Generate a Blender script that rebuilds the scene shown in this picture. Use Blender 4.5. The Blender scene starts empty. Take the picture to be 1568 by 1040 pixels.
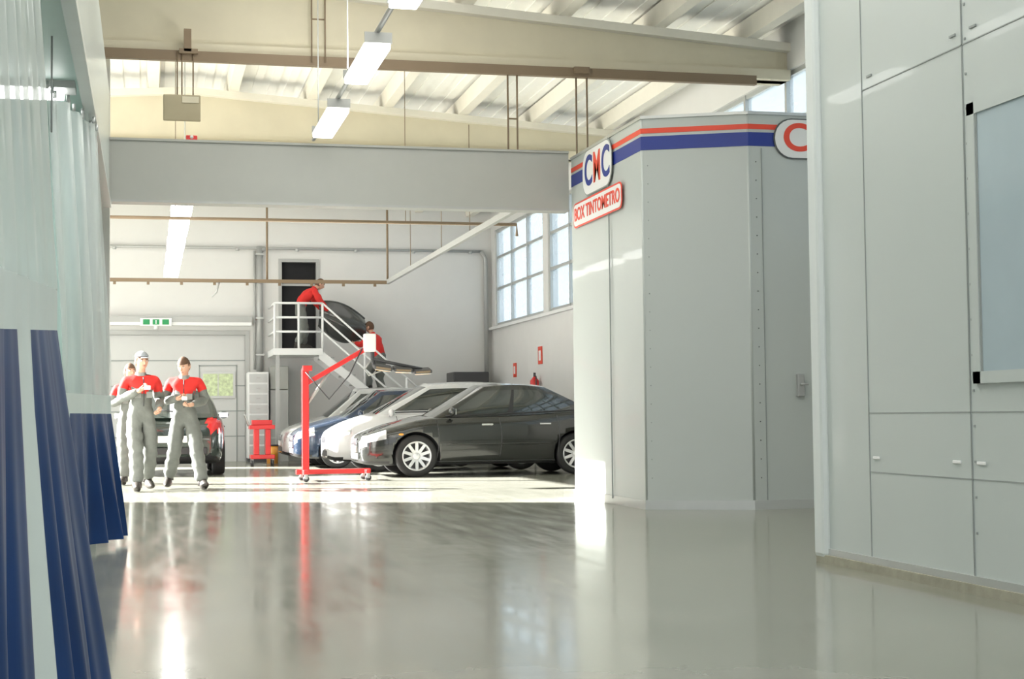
import bpy, bmesh, math, random
from mathutils import Matrix, Vector
random.seed(4)
PI=math.pi
scene=bpy.context.scene
try:
    scene.view_settings.view_transform='Standard'
    scene.view_settings.look='None'
except Exception as e: print(e)

# ------------------------------------------------------------ materials
def M(name,col,rough=.5,metal=0,noise=.05,scale=6,bump=0,coat=0,emit=0,ecol=None,spec=.5):
    m=bpy.data.materials.new(name); m.use_nodes=True
    nt=m.node_tree; b=nt.nodes['Principled BSDF']
    tc=nt.nodes.new('ShaderNodeTexCoord'); n=nt.nodes.new('ShaderNodeTexNoise')
    n.inputs['Scale'].default_value=scale; n.inputs['Detail'].default_value=5
    nt.links.new(tc.outputs['Object'],n.inputs['Vector'])
    mx=nt.nodes.new('ShaderNodeMix'); mx.data_type='RGBA'
    mx.inputs[6].default_value=(*[max(0,c*(1-noise)) for c in col],1)
    mx.inputs[7].default_value=(*[min(1,c*(1+noise)) for c in col],1)
    nt.links.new(n.outputs['Fac'],mx.inputs[0]); nt.links.new(mx.outputs[2],b.inputs['Base Color'])
    b.inputs['Roughness'].default_value=rough; b.inputs['Metallic'].default_value=metal
    b.inputs['Specular IOR Level'].default_value=spec
    if coat: b.inputs['Coat Weight'].default_value=coat; b.inputs['Coat Roughness'].default_value=.03
    if emit:
        b.inputs['Emission Color'].default_value=(*(ecol or col),1); b.inputs['Emission Strength'].default_value=emit
    if bump:
        bp=nt.nodes.new('ShaderNodeBump'); bp.inputs['Strength'].default_value=bump; bp.inputs['Distance'].default_value=.02
        nt.links.new(n.outputs['Fac'],bp.inputs['Height']); nt.links.new(bp.outputs['Normal'],b.inputs['Normal'])
    return m
def see_through(name,col,fac,rough=.2,transl=True,tint=(1,1,1)):
    m=bpy.data.materials.new(name); m.use_nodes=True; nt=m.node_tree
    for n in list(nt.nodes): nt.nodes.remove(n)
    out=nt.nodes.new('ShaderNodeOutputMaterial'); tr=nt.nodes.new('ShaderNodeBsdfTransparent'); tr.inputs[0].default_value=(*tint,1)
    df=nt.nodes.new('ShaderNodeBsdfTranslucent' if transl else 'ShaderNodeBsdfDiffuse'); df.inputs[0].default_value=(*col,1)
    d2=nt.nodes.new('ShaderNodeBsdfDiffuse'); d2.inputs[0].default_value=(*col,1)
    gl=nt.nodes.new('ShaderNodeBsdfGlossy'); gl.inputs['Roughness'].default_value=rough
    a=nt.nodes.new('ShaderNodeMixShader'); a.inputs[0].default_value=.5
    nt.links.new(df.outputs[0],a.inputs[1]); nt.links.new(d2.outputs[0],a.inputs[2])
    g=nt.nodes.new('ShaderNodeMixShader'); g.inputs[0].default_value=.12
    nt.links.new(a.outputs[0],g.inputs[1]); nt.links.new(gl.outputs[0],g.inputs[2])
    n=nt.nodes.new('ShaderNodeTexNoise'); n.inputs['Scale'].default_value=5
    mr=nt.nodes.new('ShaderNodeMapRange'); mr.inputs[3].default_value=max(0,fac-.12); mr.inputs[4].default_value=min(1,fac+.12)
    nt.links.new(n.outputs['Fac'],mr.inputs[0])
    f=nt.nodes.new('ShaderNodeMixShader'); nt.links.new(mr.outputs[0],f.inputs[0])
    nt.links.new(tr.outputs[0],f.inputs[1]); nt.links.new(g.outputs[0],f.inputs[2]); nt.links.new(f.outputs[0],out.inputs[0])
    return m
def floor_mat():
    m=bpy.data.materials.new('epoxy_floor'); m.use_nodes=True; nt=m.node_tree
    for n in list(nt.nodes): nt.nodes.remove(n)
    N=lambda t:nt.nodes.new(t); L=nt.links.new
    out=N('ShaderNodeOutputMaterial'); tc=N('ShaderNodeTexCoord')
    n=N('ShaderNodeTexNoise'); n.inputs['Scale'].default_value=.8; n.inputs['Detail'].default_value=9; n.inputs['Roughness'].default_value=.65
    L(tc.outputs['Object'],n.inputs['Vector'])
    r=N('ShaderNodeValToRGB'); r.color_ramp.elements[0].position=.3; r.color_ramp.elements[1].position=.7
    r.color_ramp.elements[0].color=(.21,.213,.175,1); r.color_ramp.elements[1].color=(.30,.30,.255,1)
    L(n.outputs['Fac'],r.inputs[0])
    mp=N('ShaderNodeMapping'); mp.inputs['Scale'].default_value=(6,.8,1); mp.inputs['Rotation'].default_value=(0,0,.5)
    L(tc.outputs['Object'],mp.inputs[0])
    n2=N('ShaderNodeTexNoise'); n2.inputs['Scale'].default_value=1.2; n2.inputs['Detail'].default_value=6
    L(mp.outputs[0],n2.inputs['Vector'])
    mr=N('ShaderNodeMapRange'); mr.inputs[1].default_value=.3; mr.inputs[2].default_value=.7; mr.inputs[3].default_value=.08; mr.inputs[4].default_value=.19
    L(n2.outputs['Fac'],mr.inputs[0])
    n3=N('ShaderNodeTexNoise'); n3.inputs['Scale'].default_value=3; n3.inputs['Detail'].default_value=4
    L(tc.outputs['Object'],n3.inputs['Vector'])
    bp=N('ShaderNodeBump'); bp.inputs['Strength'].default_value=.05; bp.inputs['Distance'].default_value=.02
    L(n3.outputs['Fac'],bp.inputs['Height'])
    df=N('ShaderNodeBsdfDiffuse'); L(r.outputs[0],df.inputs[0])
    gl=N('ShaderNodeBsdfGlossy'); gl.inputs[0].default_value=(.97,.97,.95,1); L(mr.outputs[0],gl.inputs['Roughness']); L(bp.outputs[0],gl.inputs['Normal'])
    fr=N('ShaderNodeFresnel'); fr.inputs[0].default_value=1.52
    f2=N('ShaderNodeMath'); f2.operation='MULTIPLY'; f2.inputs[1].default_value=1.05; L(fr.outputs[0],f2.inputs[0])
    f3=N('ShaderNodeMath'); f3.operation='MINIMUM'; f3.inputs[1].default_value=.52; L(f2.outputs[0],f3.inputs[0])
    mx=N('ShaderNodeMixShader'); L(f3.outputs[0],mx.inputs[0]); L(df.outputs[0],mx.inputs[1]); L(gl.outputs[0],mx.inputs[2])
    L(mx.outputs[0],out.inputs[0])
    return m

m_floor=floor_mat()
m_wall=M('white_plaster',(.71,.71,.69),.8,noise=.03,scale=3)
m_beige=M('beige_concrete',(.66,.61,.47),.8,noise=.10,scale=2.5)
m_tan=M('tan_panel',(.42,.37,.25),.7,noise=.06)
m_purlin=M('pale_concrete',(.78,.75,.66),.8,noise=.05)
m_roof=M('white_ribbed_sheet',(.90,.90,.86),.6,noise=.04)
m_greyb=M('grey_painted_steel',(.42,.43,.40),.45,noise=.03)
m_panel=M('booth_panel',(.50,.55,.53),.35,noise=.015,scale=2,coat=.15)
m_post=M('booth_post',(.62,.67,.66),.35,noise=.015,scale=2)
m_panel2=M('box_panel',(.50,.54,.52),.35,noise=.015,scale=2,coat=.15)
m_seam=M('seam_dark',(.10,.11,.11),.6)
m_seaml=M('seam_grey',(.30,.33,.32),.5)
m_white=M('white_paint',(.82,.83,.82),.4,noise=.02)
m_doorp=M('door_panel_paint',(.60,.61,.60),.45,noise=.02)
m_alu=M('aluminium',(.55,.57,.56),.35,metal=.6)
m_brown=M('brown_rail',(.22,.16,.10),.6)
m_dark=M('dark_metal',(.06,.06,.065),.5)
m_black=M('black_void',(.01,.01,.012),.8)
m_red=M('red_paint',(.72,.03,.03),.35,coat=.3)
m_redor=M('red_stripe',(.80,.07,.03),.4)
m_blue=M('blue_stripe',(.012,.035,.26),.4)
m_tarp=M('blue_tarpaulin',(.002,.027,.11),.4,noise=.3,scale=3,spec=.3)
m_tarpw=M('white_tarpaulin',(.50,.57,.54),.5,noise=.06,scale=4)
m_pvc=see_through('clear_pvc',(.74,.80,.76),.66,.15)
m_pvc2=see_through('clear_pvc_far',(.80,.85,.82),.5,.15)
m_glass=see_through('window_pane',(.80,.90,1.0),.3,.05,tint=(.90,.96,1))
m_boothglass=M('booth_window_glass',(.42,.51,.55),.08,noise=.08,scale=3,spec=.6)
m_tube=M('fluorescent_diffuser',(1,1,.97),.5,emit=9)
m_teal=M('teal_panel',(.60,.78,.74),.4,noise=.03)
m_kerb=M('kerb_concrete',(.33,.32,.25),.9,noise=.3,scale=10,bump=.3)
m_ground=M('yard_asphalt',(.35,.34,.31),.9,noise=.15)
m_green=M('sign_green',(.02,.30,.10),.5)
m_foliage=M('foliage',(.40,.46,.28),.9,noise=.9,scale=14,emit=.5)
m_steel=M('galvanised_steel',(.44,.45,.44),.45,metal=.3)
m_chrome=M('chrome',(.8,.8,.8),.12,metal=1)
m_tyre=M('tyre_rubber',(.018,.018,.018),.75)
m_rim=M('alloy_rim',(.72,.73,.74),.25,metal=.6)
m_cglass=M('car_glass',(.02,.028,.028),.03,spec=.9,coat=1)
m_plast=M('black_plastic',(.03,.03,.032),.5)
m_lamp=M('headlamp_glass',(.72,.75,.76),.06,metal=.45,coat=1)
m_tail=M('tail_lamp',(.6,.02,.02),.12,coat=1)
m_amber=M('amber_lens',(.85,.35,.03),.2,coat=1)
m_skin=M('skin',(.62,.36,.25),.55,noise=.08)
m_hair=M('brown_hair',(.10,.05,.025),.7,noise=.4,scale=60)
m_grey=M('grey_workwear',(.16,.17,.155),.85,noise=.25,scale=12,bump=.6)
m_lgrey=M('light_workwear',(.25,.26,.245),.85,noise=.2,scale=12,bump=.5)
m_redc=M('red_workwear',(.66,.025,.02),.8,noise=.15,scale=10,bump=.4)
m_boot=M('boot_leather',(.03,.025,.02),.5)
m_eye=M('eye_white',(.8,.8,.78),.3)
m_lip=M('lip',(.5,.2,.17),.5)
m_cap=M('grey_cap',(.28,.30,.32),.8)

# ------------------------------------------------------------ mesh builder
class MB:
    def __init__(s): s.v=[];s.f=[];s.mi=[];s.sm=[];s.mats=[]
    def mid(s,m):
        if m not in s.mats: s.mats.append(m)
        return s.mats.index(m)
    def add(s,vs,fs,mat,smooth=False,T=None):
        o=len(s.v)
        for p in vs:
            p=Vector(p)
            if T is not None: p=T@p
            s.v.append(p)
        for i,f in enumerate(fs):
            s.f.append([o+k for k in f])
            s.mi.append(s.mid(mat[i] if isinstance(mat,list) else mat)); s.sm.append(smooth)
    def box(s,a,b,mat,bev=0,T=None):
        x0,y0,z0=a;x1,y1,z1=b
        if x0>x1:x0,x1=x1,x0
        if y0>y1:y0,y1=y1,y0
        if z0>z1:z0,z1=z1,z0
        if bev<=0:
            v=[(x0,y0,z0),(x1,y0,z0),(x1,y1,z0),(x0,y1,z0),(x0,y0,z1),(x1,y0,z1),(x1,y1,z1),(x0,y1,z1)]
            f=[(0,3,2,1),(4,5,6,7),(0,1,5,4),(1,2,6,5),(2,3,7,6),(3,0,4,7)]
            s.add(v,f,mat,False,T)
        else:
            bm=bmesh.new(); bmesh.ops.create_cube(bm,size=1)
            for q in bm.verts: q.co=Vector(((x0+x1)/2+q.co.x*(x1-x0),(y0+y1)/2+q.co.y*(y1-y0),(z0+z1)/2+q.co.z*(z1-z0)))
            bmesh.ops.bevel(bm,geom=bm.edges[:],offset=bev,segments=2,affect='EDGES',profile=.5)
            bm.verts.index_update()
            s.add([q.co.copy() for q in bm.verts],[[q.index for q in f.verts] for f in bm.faces],mat,False,T); bm.free()
    def tube(s,pts,r,mat,n=8,smooth=True,T=None,caps=True):
        pts=[Vector(p) for p in pts]
        if not isinstance(r,(list,tuple)): r=[r]*len(pts)
        vs=[];fs=[];pu=None
        for i,p in enumerate(pts):
            d=(pts[min(i+1,len(pts)-1)]-pts[max(i-1,0)]).normalized()
            if pu is None:
                u=d.orthogonal().normalized()
            else:
                u=(pu-d*pu.dot(d))
                u=u.normalized() if u.length>1e-5 else d.orthogonal().normalized()
            pu=u; w=d.cross(u)
            off=PI/n if n==4 else 0
            for k in range(n):
                a=2*PI*k/n+off; vs.append(p+(u*math.cos(a)+w*math.sin(a))*r[i])
        for i in range(len(pts)-1):
            for k in range(n):
                a=i*n+k;b=i*n+(k+1)%n; fs.append((a,b,b+n,a+n))
        if caps:
            fs.append(list(range(n))[::-1]); fs.append([(len(pts)-1)*n+k for k in range(n)])
        s.add(vs,fs,mat,smooth and n>4,T)
    def sphere(s,c,r,mat,seg=16,rings=10,T=None,fn=None,keep=None):
        if not isinstance(r,(list,tuple)): r=(r,r,r)
        vs=[];un=[];fs=[]
        for i in range(rings+1):
            th=PI*i/rings
            for k in range(seg):
                ph=2*PI*k/seg
                p=Vector((math.sin(th)*math.cos(ph),math.sin(th)*math.sin(ph),math.cos(th))); un.append(p)
                q=fn(p) if fn else Vector((p.x*r[0],p.y*r[1],p.z*r[2]))
                vs.append(Vector(c)+q)
        for i in range(rings):
            for k in range(seg):
                f=(i*seg+k,(i+1)*seg+k,(i+1)*seg+(k+1)%seg,i*seg+(k+1)%seg)
                if keep:
                    cc=sum((un[j] for j in f),Vector())/4
                    if not keep(cc): continue
                fs.append(f)
        s.add(vs,fs,mat,True,T)
    def lathe(s,prof,mat,n=32,T=None,smooth=True):
        vs=[];fs=[]
        for (r,h) in prof:
            for k in range(n):
                a=2*PI*k/n; vs.append((r*math.cos(a),h,r*math.sin(a)))
        for i in range(len(prof)-1):
            for k in range(n):
                a=i*n+k;b=i*n+(k+1)%n; fs.append((a,b,b+n,a+n))
        s.add(vs,fs,mat,smooth,T)
    def grid(s,fn,nu,nv,mat,smooth=True,T=None):
        vs=[fn(i/nu,j/nv) for i in range(nu+1) for j in range(nv+1)]
        fs=[];ms=[]
        for i in range(nu):
            for j in range(nv):
                a=i*(nv+1)+j; fs.append((a,a+1,a+nv+2,a+nv+1))
                ms.append(mat((i+.5)/nu,(j+.5)/nv) if callable(mat) else mat)
        s.add(vs,fs,ms,smooth,T)
    def prism(s,poly,fn0,fn1,mat,T=None):
        n=len(poly); vs=[fn0(p) for p in poly]+[fn1(p) for p in poly]
        fs=[list(range(n))[::-1],list(range(n,2*n))]+[(k,(k+1)%n,n+(k+1)%n,n+k) for k in range(n)]
        s.add(vs,fs,mat,False,T)
    def obj(s,name,parent=None,merge=0,fixn=True):
        me=bpy.data.meshes.new(name); me.from_pydata([tuple(p) for p in s.v],[],s.f)
        for m in s.mats: me.materials.append(m)
        me.polygons.foreach_set('material_index',s.mi); me.polygons.foreach_set('use_smooth',s.sm)
        bm=bmesh.new(); bm.from_mesh(me)
        if merge: bmesh.ops.remove_doubles(bm,verts=bm.verts[:],dist=merge)
        if fixn: bmesh.ops.recalc_face_normals(bm,faces=bm.faces[:])
        bm.to_mesh(me); bm.free(); me.update()
        o=bpy.data.objects.new(name,me); scene.collection.objects.link(o)
        if parent: o.parent=parent
        return o
def empty(name,loc=(0,0,0),rz=0):
    e=bpy.data.objects.new(name,None); scene.collection.objects.link(e)
    e.location=loc; e.rotation_euler=(0,0,rz); e.empty_display_size=.2
    return e
def boxobj(name,a,b,mat,bev=0,parent=None):
    mb=MB(); mb.box(a,b,mat,bev); return mb.obj(name,parent)
def text(name,body,size,mat4,mat,parent,xs=1,ext=.002):
    c=bpy.data.curves.new(name,'FONT'); c.body=body; c.size=size; c.extrude=ext; c.align_x='CENTER'; c.align_y='CENTER'; c.offset=size*.02
    c.materials.append(mat)
    o=bpy.data.objects.new(name,c); scene.collection.objects.link(o)
    o.matrix_world=mat4@Matrix.Diagonal((xs,1,1,1)); o.parent=parent; return o
def face_mx(x_axis,pos):
    x=Vector(x_axis).normalized(); y=Vector((0,0,1)); z=x.cross(y)
    m=Matrix.Identity(4)
    for i in range(3): m[i][0]=x[i];m[i][1]=y[i];m[i][2]=z[i];m[i][3]=pos[i]
    return m
def rrect(w,h,r,n=6):
    p=[]
    for cx,cy,a0 in ((w/2-r,h/2-r,0),(-w/2+r,h/2-r,90),(-w/2+r,-h/2+r,180),(w/2-r,-h/2+r,270)):
        for k in range(n+1):
            a=math.radians(a0+90*k/n); p.append((cx+r*math.cos(a),cy+r*math.sin(a)))
    return p
def plate(mb,mx,w,h,r,z0,z1,mat):
    mb.prism(rrect(w,h,r),lambda p:(p[0],p[1],z0),lambda p:(p[0],p[1],z1),mat,T=mx)

# ------------------------------------------------------------ room shell
YB=34.0; XR=7.6; XL=-5.0
def roofz(x): return 6.12-.066*abs(x-.6)
boxobj('floor',(XL,-3,-.1),(XR+.2,YB+.2,0),m_floor)
boxobj('yard_ground',(-60,-20,-.2),(60,80,-.102),m_ground)

mb=MB()
dx0,dx1,dzt=-.95,2.07,2.76
ux0,ux1,uz0,uz1=2.87,3.62,2.39,4.37
mb.box((XL,YB,0),(dx0,YB+.2,6.2),m_wall)
mb.box((dx0,YB,dzt),(dx1,YB+.2,6.2),m_wall)
mb.box((dx1,YB,0),(ux0,YB+.2,6.2),m_wall)
mb.box((ux0,YB,0),(ux1,YB+.2,uz0),m_wall)
mb.box((ux0,YB,uz1),(ux1,YB+.2,6.2),m_wall)
mb.box((ux1,YB,0),(XR+.2,YB+.2,6.2),m_wall)
mb.obj('wall_back')
mb=MB()
mb.box((ux0-.07,YB-.03,uz0),(ux0,YB+.1,uz1+.07),m_steel); mb.box((ux1,YB-.03,uz0),(ux1+.07,YB+.1,uz1+.07),m_steel)
mb.box((ux0,YB-.03,uz1),(ux1,YB+.1,uz1+.07),m_steel); mb.box((ux0,YB+.12,uz0),(ux1,YB+.16,uz1),m_black)
mb.box((ux0,YB+.06,3.85),(ux1,YB+.1,3.9),m_steel)
mb.obj('door_2')
mb=MB()
mb.box((dx0,YB+.04,0),(dx1,YB+.12,dzt),m_doorp)
for k in range(1,5): mb.box((dx0,YB+.03,k*.55-.01),(dx1,YB+.045,k*.55+.012),m_seaml)
mb.box((dx0-.09,YB-.03,0),(dx0,YB+.05,dzt+.09),m_steel); mb.box((dx1,YB-.03,0),(dx1+.09,YB+.05,dzt+.09),m_steel); mb.box((dx0,YB-.03,dzt),(dx1,YB+.05,dzt+.09),m_steel)
mb.box((1.12,YB-.0,1.38),(1.86,YB+.04,1.96),m_alu); mb.box((1.17,YB-.005,1.43),(1.81,YB+.02,1.91),m_foliage); mb.box((1.48,YB-.01,1.43),(1.5,YB+.02,1.91),m_alu)
mb.box((1.08,YB+.025,0),(1.1,YB+.045,2.1),m_seaml); mb.box((1.88,YB+.025,0),(1.9,YB+.045,2.1),m_seaml); mb.box((1.08,YB+.025,2.08),(1.9,YB+.045,2.1),m_seaml)
mb.obj('door_1')
mb=MB()
mb.box((-1.2,YB-.25,2.95),(2.2,YB-.002,3.02),m_white); mb.box((-1.2,YB-.25,3.02),(2.2,YB-.2,3.14),m_steel)
mb.obj('trim_1')

# right wall with strip window
wz0,wz1=2.95,5.10
mb=MB()
mb.box((XR,9,0),(XR+.2,YB,wz0),m_wall); mb.box((XR,9,wz1),(XR+.2,YB,6.0),m_wall)
for y in (9,22.8,28.9,33.6): mb.box((XR,y,wz0),(XR+.2,y+.4,wz1),m_wall)
mb.obj('wall_right')
wi=0
for (a,b) in ((9.4,22.8),(23.2,28.9),(29.3,33.6)):
    wi+=1; mb=MB(); x0=XR+.04;x1=XR+.12
    for z in (wz0,3.75,4.45,wz1-.06): mb.box((x0,a,z),(x1,b,z+.06),m_alu)
    n=max(3,round((b-a)/1.3))
    for k in range(n+1):
        y=a+(b-a-.06)*k/n; mb.box((x0-.01,y,wz0),(x1,y+.06,wz1),m_alu)
    mb.box((XR+.075,a,wz0),(XR+.085,b,wz1),m_glass)
    mb.obj('window_%d'%wi)
boxobj('trim_2',(XR-.08,17.6,wz0-.08),(XR-.002,YB-.01,wz0-.02),m_white)

# left wall: big open doorway beyond y=18.2
mb=MB()
mb.box((XL-.2,-3,0),(XL,18.2,6),m_wall); mb.box((XL-.2,18.2,5.45),(XL,33.2,6),m_wall); mb.box((XL-.2,33.2,0),(XL,YB,6),m_wall)
mb.box((XL-.2,28.6,0),(XL,28.8,5.45),m_wall)
mb.obj('wall_left')
boxobj('wall_partition',(XL,17.75,0),(-.42,17.95,5.0),m_wall)

# roof, purlins, beams
mb=MB()
for (xa,xb) in ((XL-.3,.6),(.6,XR+.3)):
    n=int(abs(xb-xa)/.12)
    for k in range(n):
        x0=xa+(xb-xa)*k/n; x1=xa+(xb-xa)*(k+1)/n; dz=.02 if k%2 else 0
        z0=roofz(x0)+dz; z1=roofz(x1)+dz
        mb.add([(x0,2,z0),(x1,2,z1),(x1,YB+.2,z1),(x0,YB+.2,z0),(x0,2,z0+.12),(x1,2,z1+.12),(x1,YB+.2,z1+.12),(x0,YB+.2,z0+.12)],
               [(0,3,2,1),(4,5,6,7),(0,1,5,4),(1,2,6,5),(2,3,7,6),(3,0,4,7)],m_roof)
mb.obj('ceiling')
mb=MB(); x=-4.6
while x<XR:
    z=roofz(x)
    mb.prism([(-.1,-.02),(.1,-.02),(.075,-.24),(-.075,-.24)],lambda p:(x+p[0],2,z+p[1]),lambda p:(x+p[0],YB-.002,z+p[1]),m_purlin)
    x+=1.17
mb.obj('roof_purlins')
def beam(name,y,zb=4.97):
    mb=MB(); xs=[XL,.6,XR]
    up=lambda d:[(x,roofz(x)-.24-d) for x in xs]
    def pr(poly,ya,yb,m): mb.prism(poly,lambda p:(p[0],ya,p[1]),lambda p:(p[0],yb,p[1]),m)
    t=up(0)
    pr([(XL,zb),(XR,zb)]+t[::-1],y,y+.16,m_beige)
    t2=up(.10); pr(t2+t[::-1],y-.12,y+.28,m_purlin)
    pr([(XL,zb),(XR,zb),(XR,zb+.12),(XL,zb+.12)],y-.1,y+.26,m_beige)
    return mb.obj(name)
for y in (5.2,11.3,17.3,23.3,29.3): beam('roof_beam',y)

# grey header + rail above
mb=MB(); mb.box((-.42,16.82,3.27),(4.68,17.0,3.93),m_greyb); mb.box((-.42,16.80,3.25),(4.68,17.02,3.275),m_steel)
mb.box((-.42,16.80,3.915),(4.68,17.02,3.94),m_greyb)
mb.obj('steel_header_beam')
mb=MB(); mb.box((-.6,17.06,4.86),(7.1,17.14,4.92),m_brown); mb.box((-.6,17.06,4.92),(7.1,17.08,4.97),m_brown)
for x in (4.04,4.15,4.86,4.99): mb.tube([(x,17.1,3.6 if x<4.6 else 3.86),(x,17.1,4.9)],.011,m_brown,6)
for x in (1.78,1.93): mb.tube([(x,17.05,4.9),(x,17.05,5.85)],.009,m_brown,6)
for x in (.31,.36,.48): mb.tube([(x,17.05,4.4),(x,17.05,4.95)],.008,m_brown,6)
for z in (4.35,5.4): mb.tube([(4.04 if z<5 else 1.78,17.1,z),(4.15 if z<5 else 1.93,17.1,z)],.009,m_brown,6)
mb.box((.38,17.0,4.95),(.46,17.1,5.2),m_brown); mb.box((.33,17.0,4.93),(.53,17.1,4.98),m_brown); mb.box((4.82,17.0,4.9),(5.0,17.1,4.97),m_brown)
mb.obj('suspension_rail')
mb=MB(); mb.box((.16,17.01,4.18),(.56,17.04,4.47),m_tan,.01); mb.box((.36,17.0,4.38),(.54,17.01,4.45),m_beige); mb.obj('hanging_sign_panel')
mb=MB(); mb.box((.4,16.87,3.94),(.52,16.95,4.0),m_red,.006); mb.sphere((.46,16.87,3.98),.02,m_white); mb.obj('alarm_sounder')

# overhead rail system in rear bay
mb=MB()
mb.box((-1,27.96,3.38),(4.34,28.04,3.44),m_brown); mb.box((4.28,17.3,3.38),(4.34,28,3.46),m_steel)
for x in (2.1,4.3,): mb.tube([(x,28,3.4),(x,28,5.0)],.02,m_brown,6)
for y in (20.6,22.7,25.5): mb.tube([(4.31,y,3.4),(4.31,y,4.95)],.006,m_brown,6)
for k in range(9): mb.box((-.6+k*.58,27.98,3.33),(-.55+k*.58,28.02,3.38),m_brown)
mb.tube([(1.25,28,3.38),(1.2,28,3.2),(1.12,28,3.12)],.015,m_steel,6)
mb.obj('overhead_track')
mb=MB(); mb.tube([(-1,20.5,3.56),(4.95,20.5,3.56),(4.95,20.5,3.4)],.022,m_brown,8)
for x in (.35,3.4): mb.tube([(x,20.5,3.56),(x,20.5,5.7)],.005,m_brown,6)
mb.obj('ceiling_gas_pipe')
mb=MB()
mb.tube([(-3,YB-.08,4.66),(7.4,YB-.08,4.66)],.03,m_steel,8)
mb.tube([(2.38,YB-.1,4.7),(2.38,YB-.1,1.95)],.07,m_steel,12); mb.tube([(2.38,YB-.1,4.6),(2.5,YB-.1,4.66)],.05,m_steel)
mb.tube([(2.27,YB-.08,4.6),(2.27,YB-.08,2.0)],.025,m_steel,8)
for z in (2.3,3.1,3.9,4.5): mb.box((2.29,YB-.19,z),(2.47,YB-.002,z+.04),m_alu)
for k in range(8): mb.tube([(-2+k*1.3,YB-.08,4.66),(-2+k*1.3,YB-.08,4.6)],.04,m_alu,8)
mb.tube([(7.35,YB-.1,4.66),(7.45,YB-.1,4.5),(7.45,YB-.1,.1)],.05,m_steel,10)
mb.obj('wall_pipework')

# lights
def fixture(name,x,y0,y1,z,w=.11,t=.05):
    mb=MB()
    mb.prism([(-w,.0),(w,.0),(w*.6,.08),(-w*.6,.08)],lambda p:(x+p[0],y0,z+p[1]),lambda p:(x+p[0],y1,z+p[1]),m_steel)
    mb.box((x-w+.008,y0+.01,z-t),(x+w-.008,y1-.01,z+.001),m_tube,.012)
    mb.box((x-w,y0-.02,z-.005),(x+w,y0,z+.08),m_steel); mb.box((x-w,y1,z-.005),(x+w,y1+.02,z+.08),m_steel)
    for y in (y0+.2,y1-.2): mb.tube([(x,y,z+.07),(x,y,z+.11)],.012,m_steel,6)
    return mb.obj(name)
for (a,b) in ((9.4,10.8),(12.0,13.35),(14.6,16.0)): fixture('fluorescent_light',1.78,a,b,3.9)
for k in range(5): fixture('fluorescent_light',.46,20.8+k*2.4,22.5+k*2.4,3.92,.15,.09)
mb=MB(); mb.tube([(1.78,2,4.0),(1.78,16.9,4.0)],.022,m_steel,8); mb.tube([(.46,18,4.02),(.46,32.5,4.02)],.018,m_steel,8)
for y in (6,10.1,13.9,16.4): mb.tube([(1.78,y,4.0),(1.78,y,5.8)],.006,m_steel,6)
for y in (20,24,28,32): mb.tube([(.46,y,4.02),(.46,y,5.8)],.006,m_steel,6)
mb.obj('light_track')

# exit sign
mb=MB(); mb.box((-.16,YB-.34,2.93),(.5,YB-.26,3.1),m_white,.008)
for x in (-.1,.1,.3): mb.box((x,YB-.345,2.96),(x+.14,YB-.335,3.07),m_green)
mb.sphere((.17,YB-.35,3.04),(.015,.004,.015),m_white); mb.box((.16,YB-.348,2.975),(.18,YB-.344,3.03),m_white)
mb.tube([(.0,YB-.3,3.1),(.0,YB-.23,3.12)],.01,m_steel); mb.tube([(.35,YB-.3,3.1),(.35,YB-.23,3.12)],.01,m_steel)
mb.tube([(.17,YB-.3,2.93),(.17,YB-.3,2.86)],.05,m_white)
mb.obj('emergency_exit_sign')

# ------------------------------------------------------------ paint mixing room (angled box)
e=empty('paint_mixing_room')
H=3.86
poly=[(4.70,16.78),(4.72,14.3),(5.67,13.87),(7.5,13.87),(7.5,16.78)]
mb=MB(); mb.prism(poly,lambda p:(p[0],p[1],.06),lambda p:(p[0],p[1],H),m_panel2)
def band(mbx,za,zb,off,mat):
    pts=[(4.70,16.78),(4.72,14.3),(5.67,13.87),(7.5,13.87)]
    n=[Vector((-1,0)),Vector((-.72,-.7)),Vector((-.2,-1)),Vector((0,-1))]
    o=[(p[0]+q.x*off,p[1]+q.y*off) for p,q in zip(pts,n)]
    for i in range(3):
        a,b=o[i],o[i+1]; c,d=pts[i],pts[i+1]
        mbx.add([(*a,za),(*b,za),(*b,zb),(*a,zb),(*c,za),(*d,za),(*d,zb),(*c,zb)],[(0,1,2,3),(7,6,5,4),(0,4,5,1),(3,2,6,7)],mat)
band(mb,3.685,3.735,.004,m_redor); band(mb,3.52,3.655,.004,m_blue); band(mb,0.0,.09,.015,m_alu); band(mb,H-.03,H,.012,m_alu)
mb.tube([(4.735,14.31,.05),(4.735,14.31,H)],.018,m_panel2,10); mb.tube([(5.672,13.885,.05),(5.672,13.885,H)],.018,m_panel2,10)
mb.box((4.688,15.32,.06),(4.7,15.33,H-.03),m_seaml); 
mb.box((5.80,13.862,.06),(5.808,13.872,3.5),m_seaml)
for k in range(18): mb.box((5.74,13.862,.3+k*.18),(5.748,13.87,.31+k*.18),m_seam)
for k in range(18): mb.box((4.77,14.268,.3+k*.18),(4.78,14.272,.31+k*.18),m_seaml)
mb.box((6.12,13.82,1.08),(6.19,13.87,1.3),m_steel,.008); mb.tube([(6.15,13.83,1.2),(6.15,13.80,1.2),(6.22,13.80,1.2)],.010,m_steel)
mb.obj('shell',e)
lx=(0,-1,0)
mx=face_mx(lx,(4.69,15.72,3.575)); mb=MB(); plate(mb,mx,1.10,.50,.2,0,.004,m_seaml); plate(mb,mx,1.07,.475,.19,.004,.008,m_white)
mx2=face_mx(lx,(4.69,15.75,3.165)); plate(mb,mx2,1.82,.28,.08,0,.004,m_redor); plate(mb,mx2,1.77,.24,.065,.004,.008,m_white)
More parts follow.
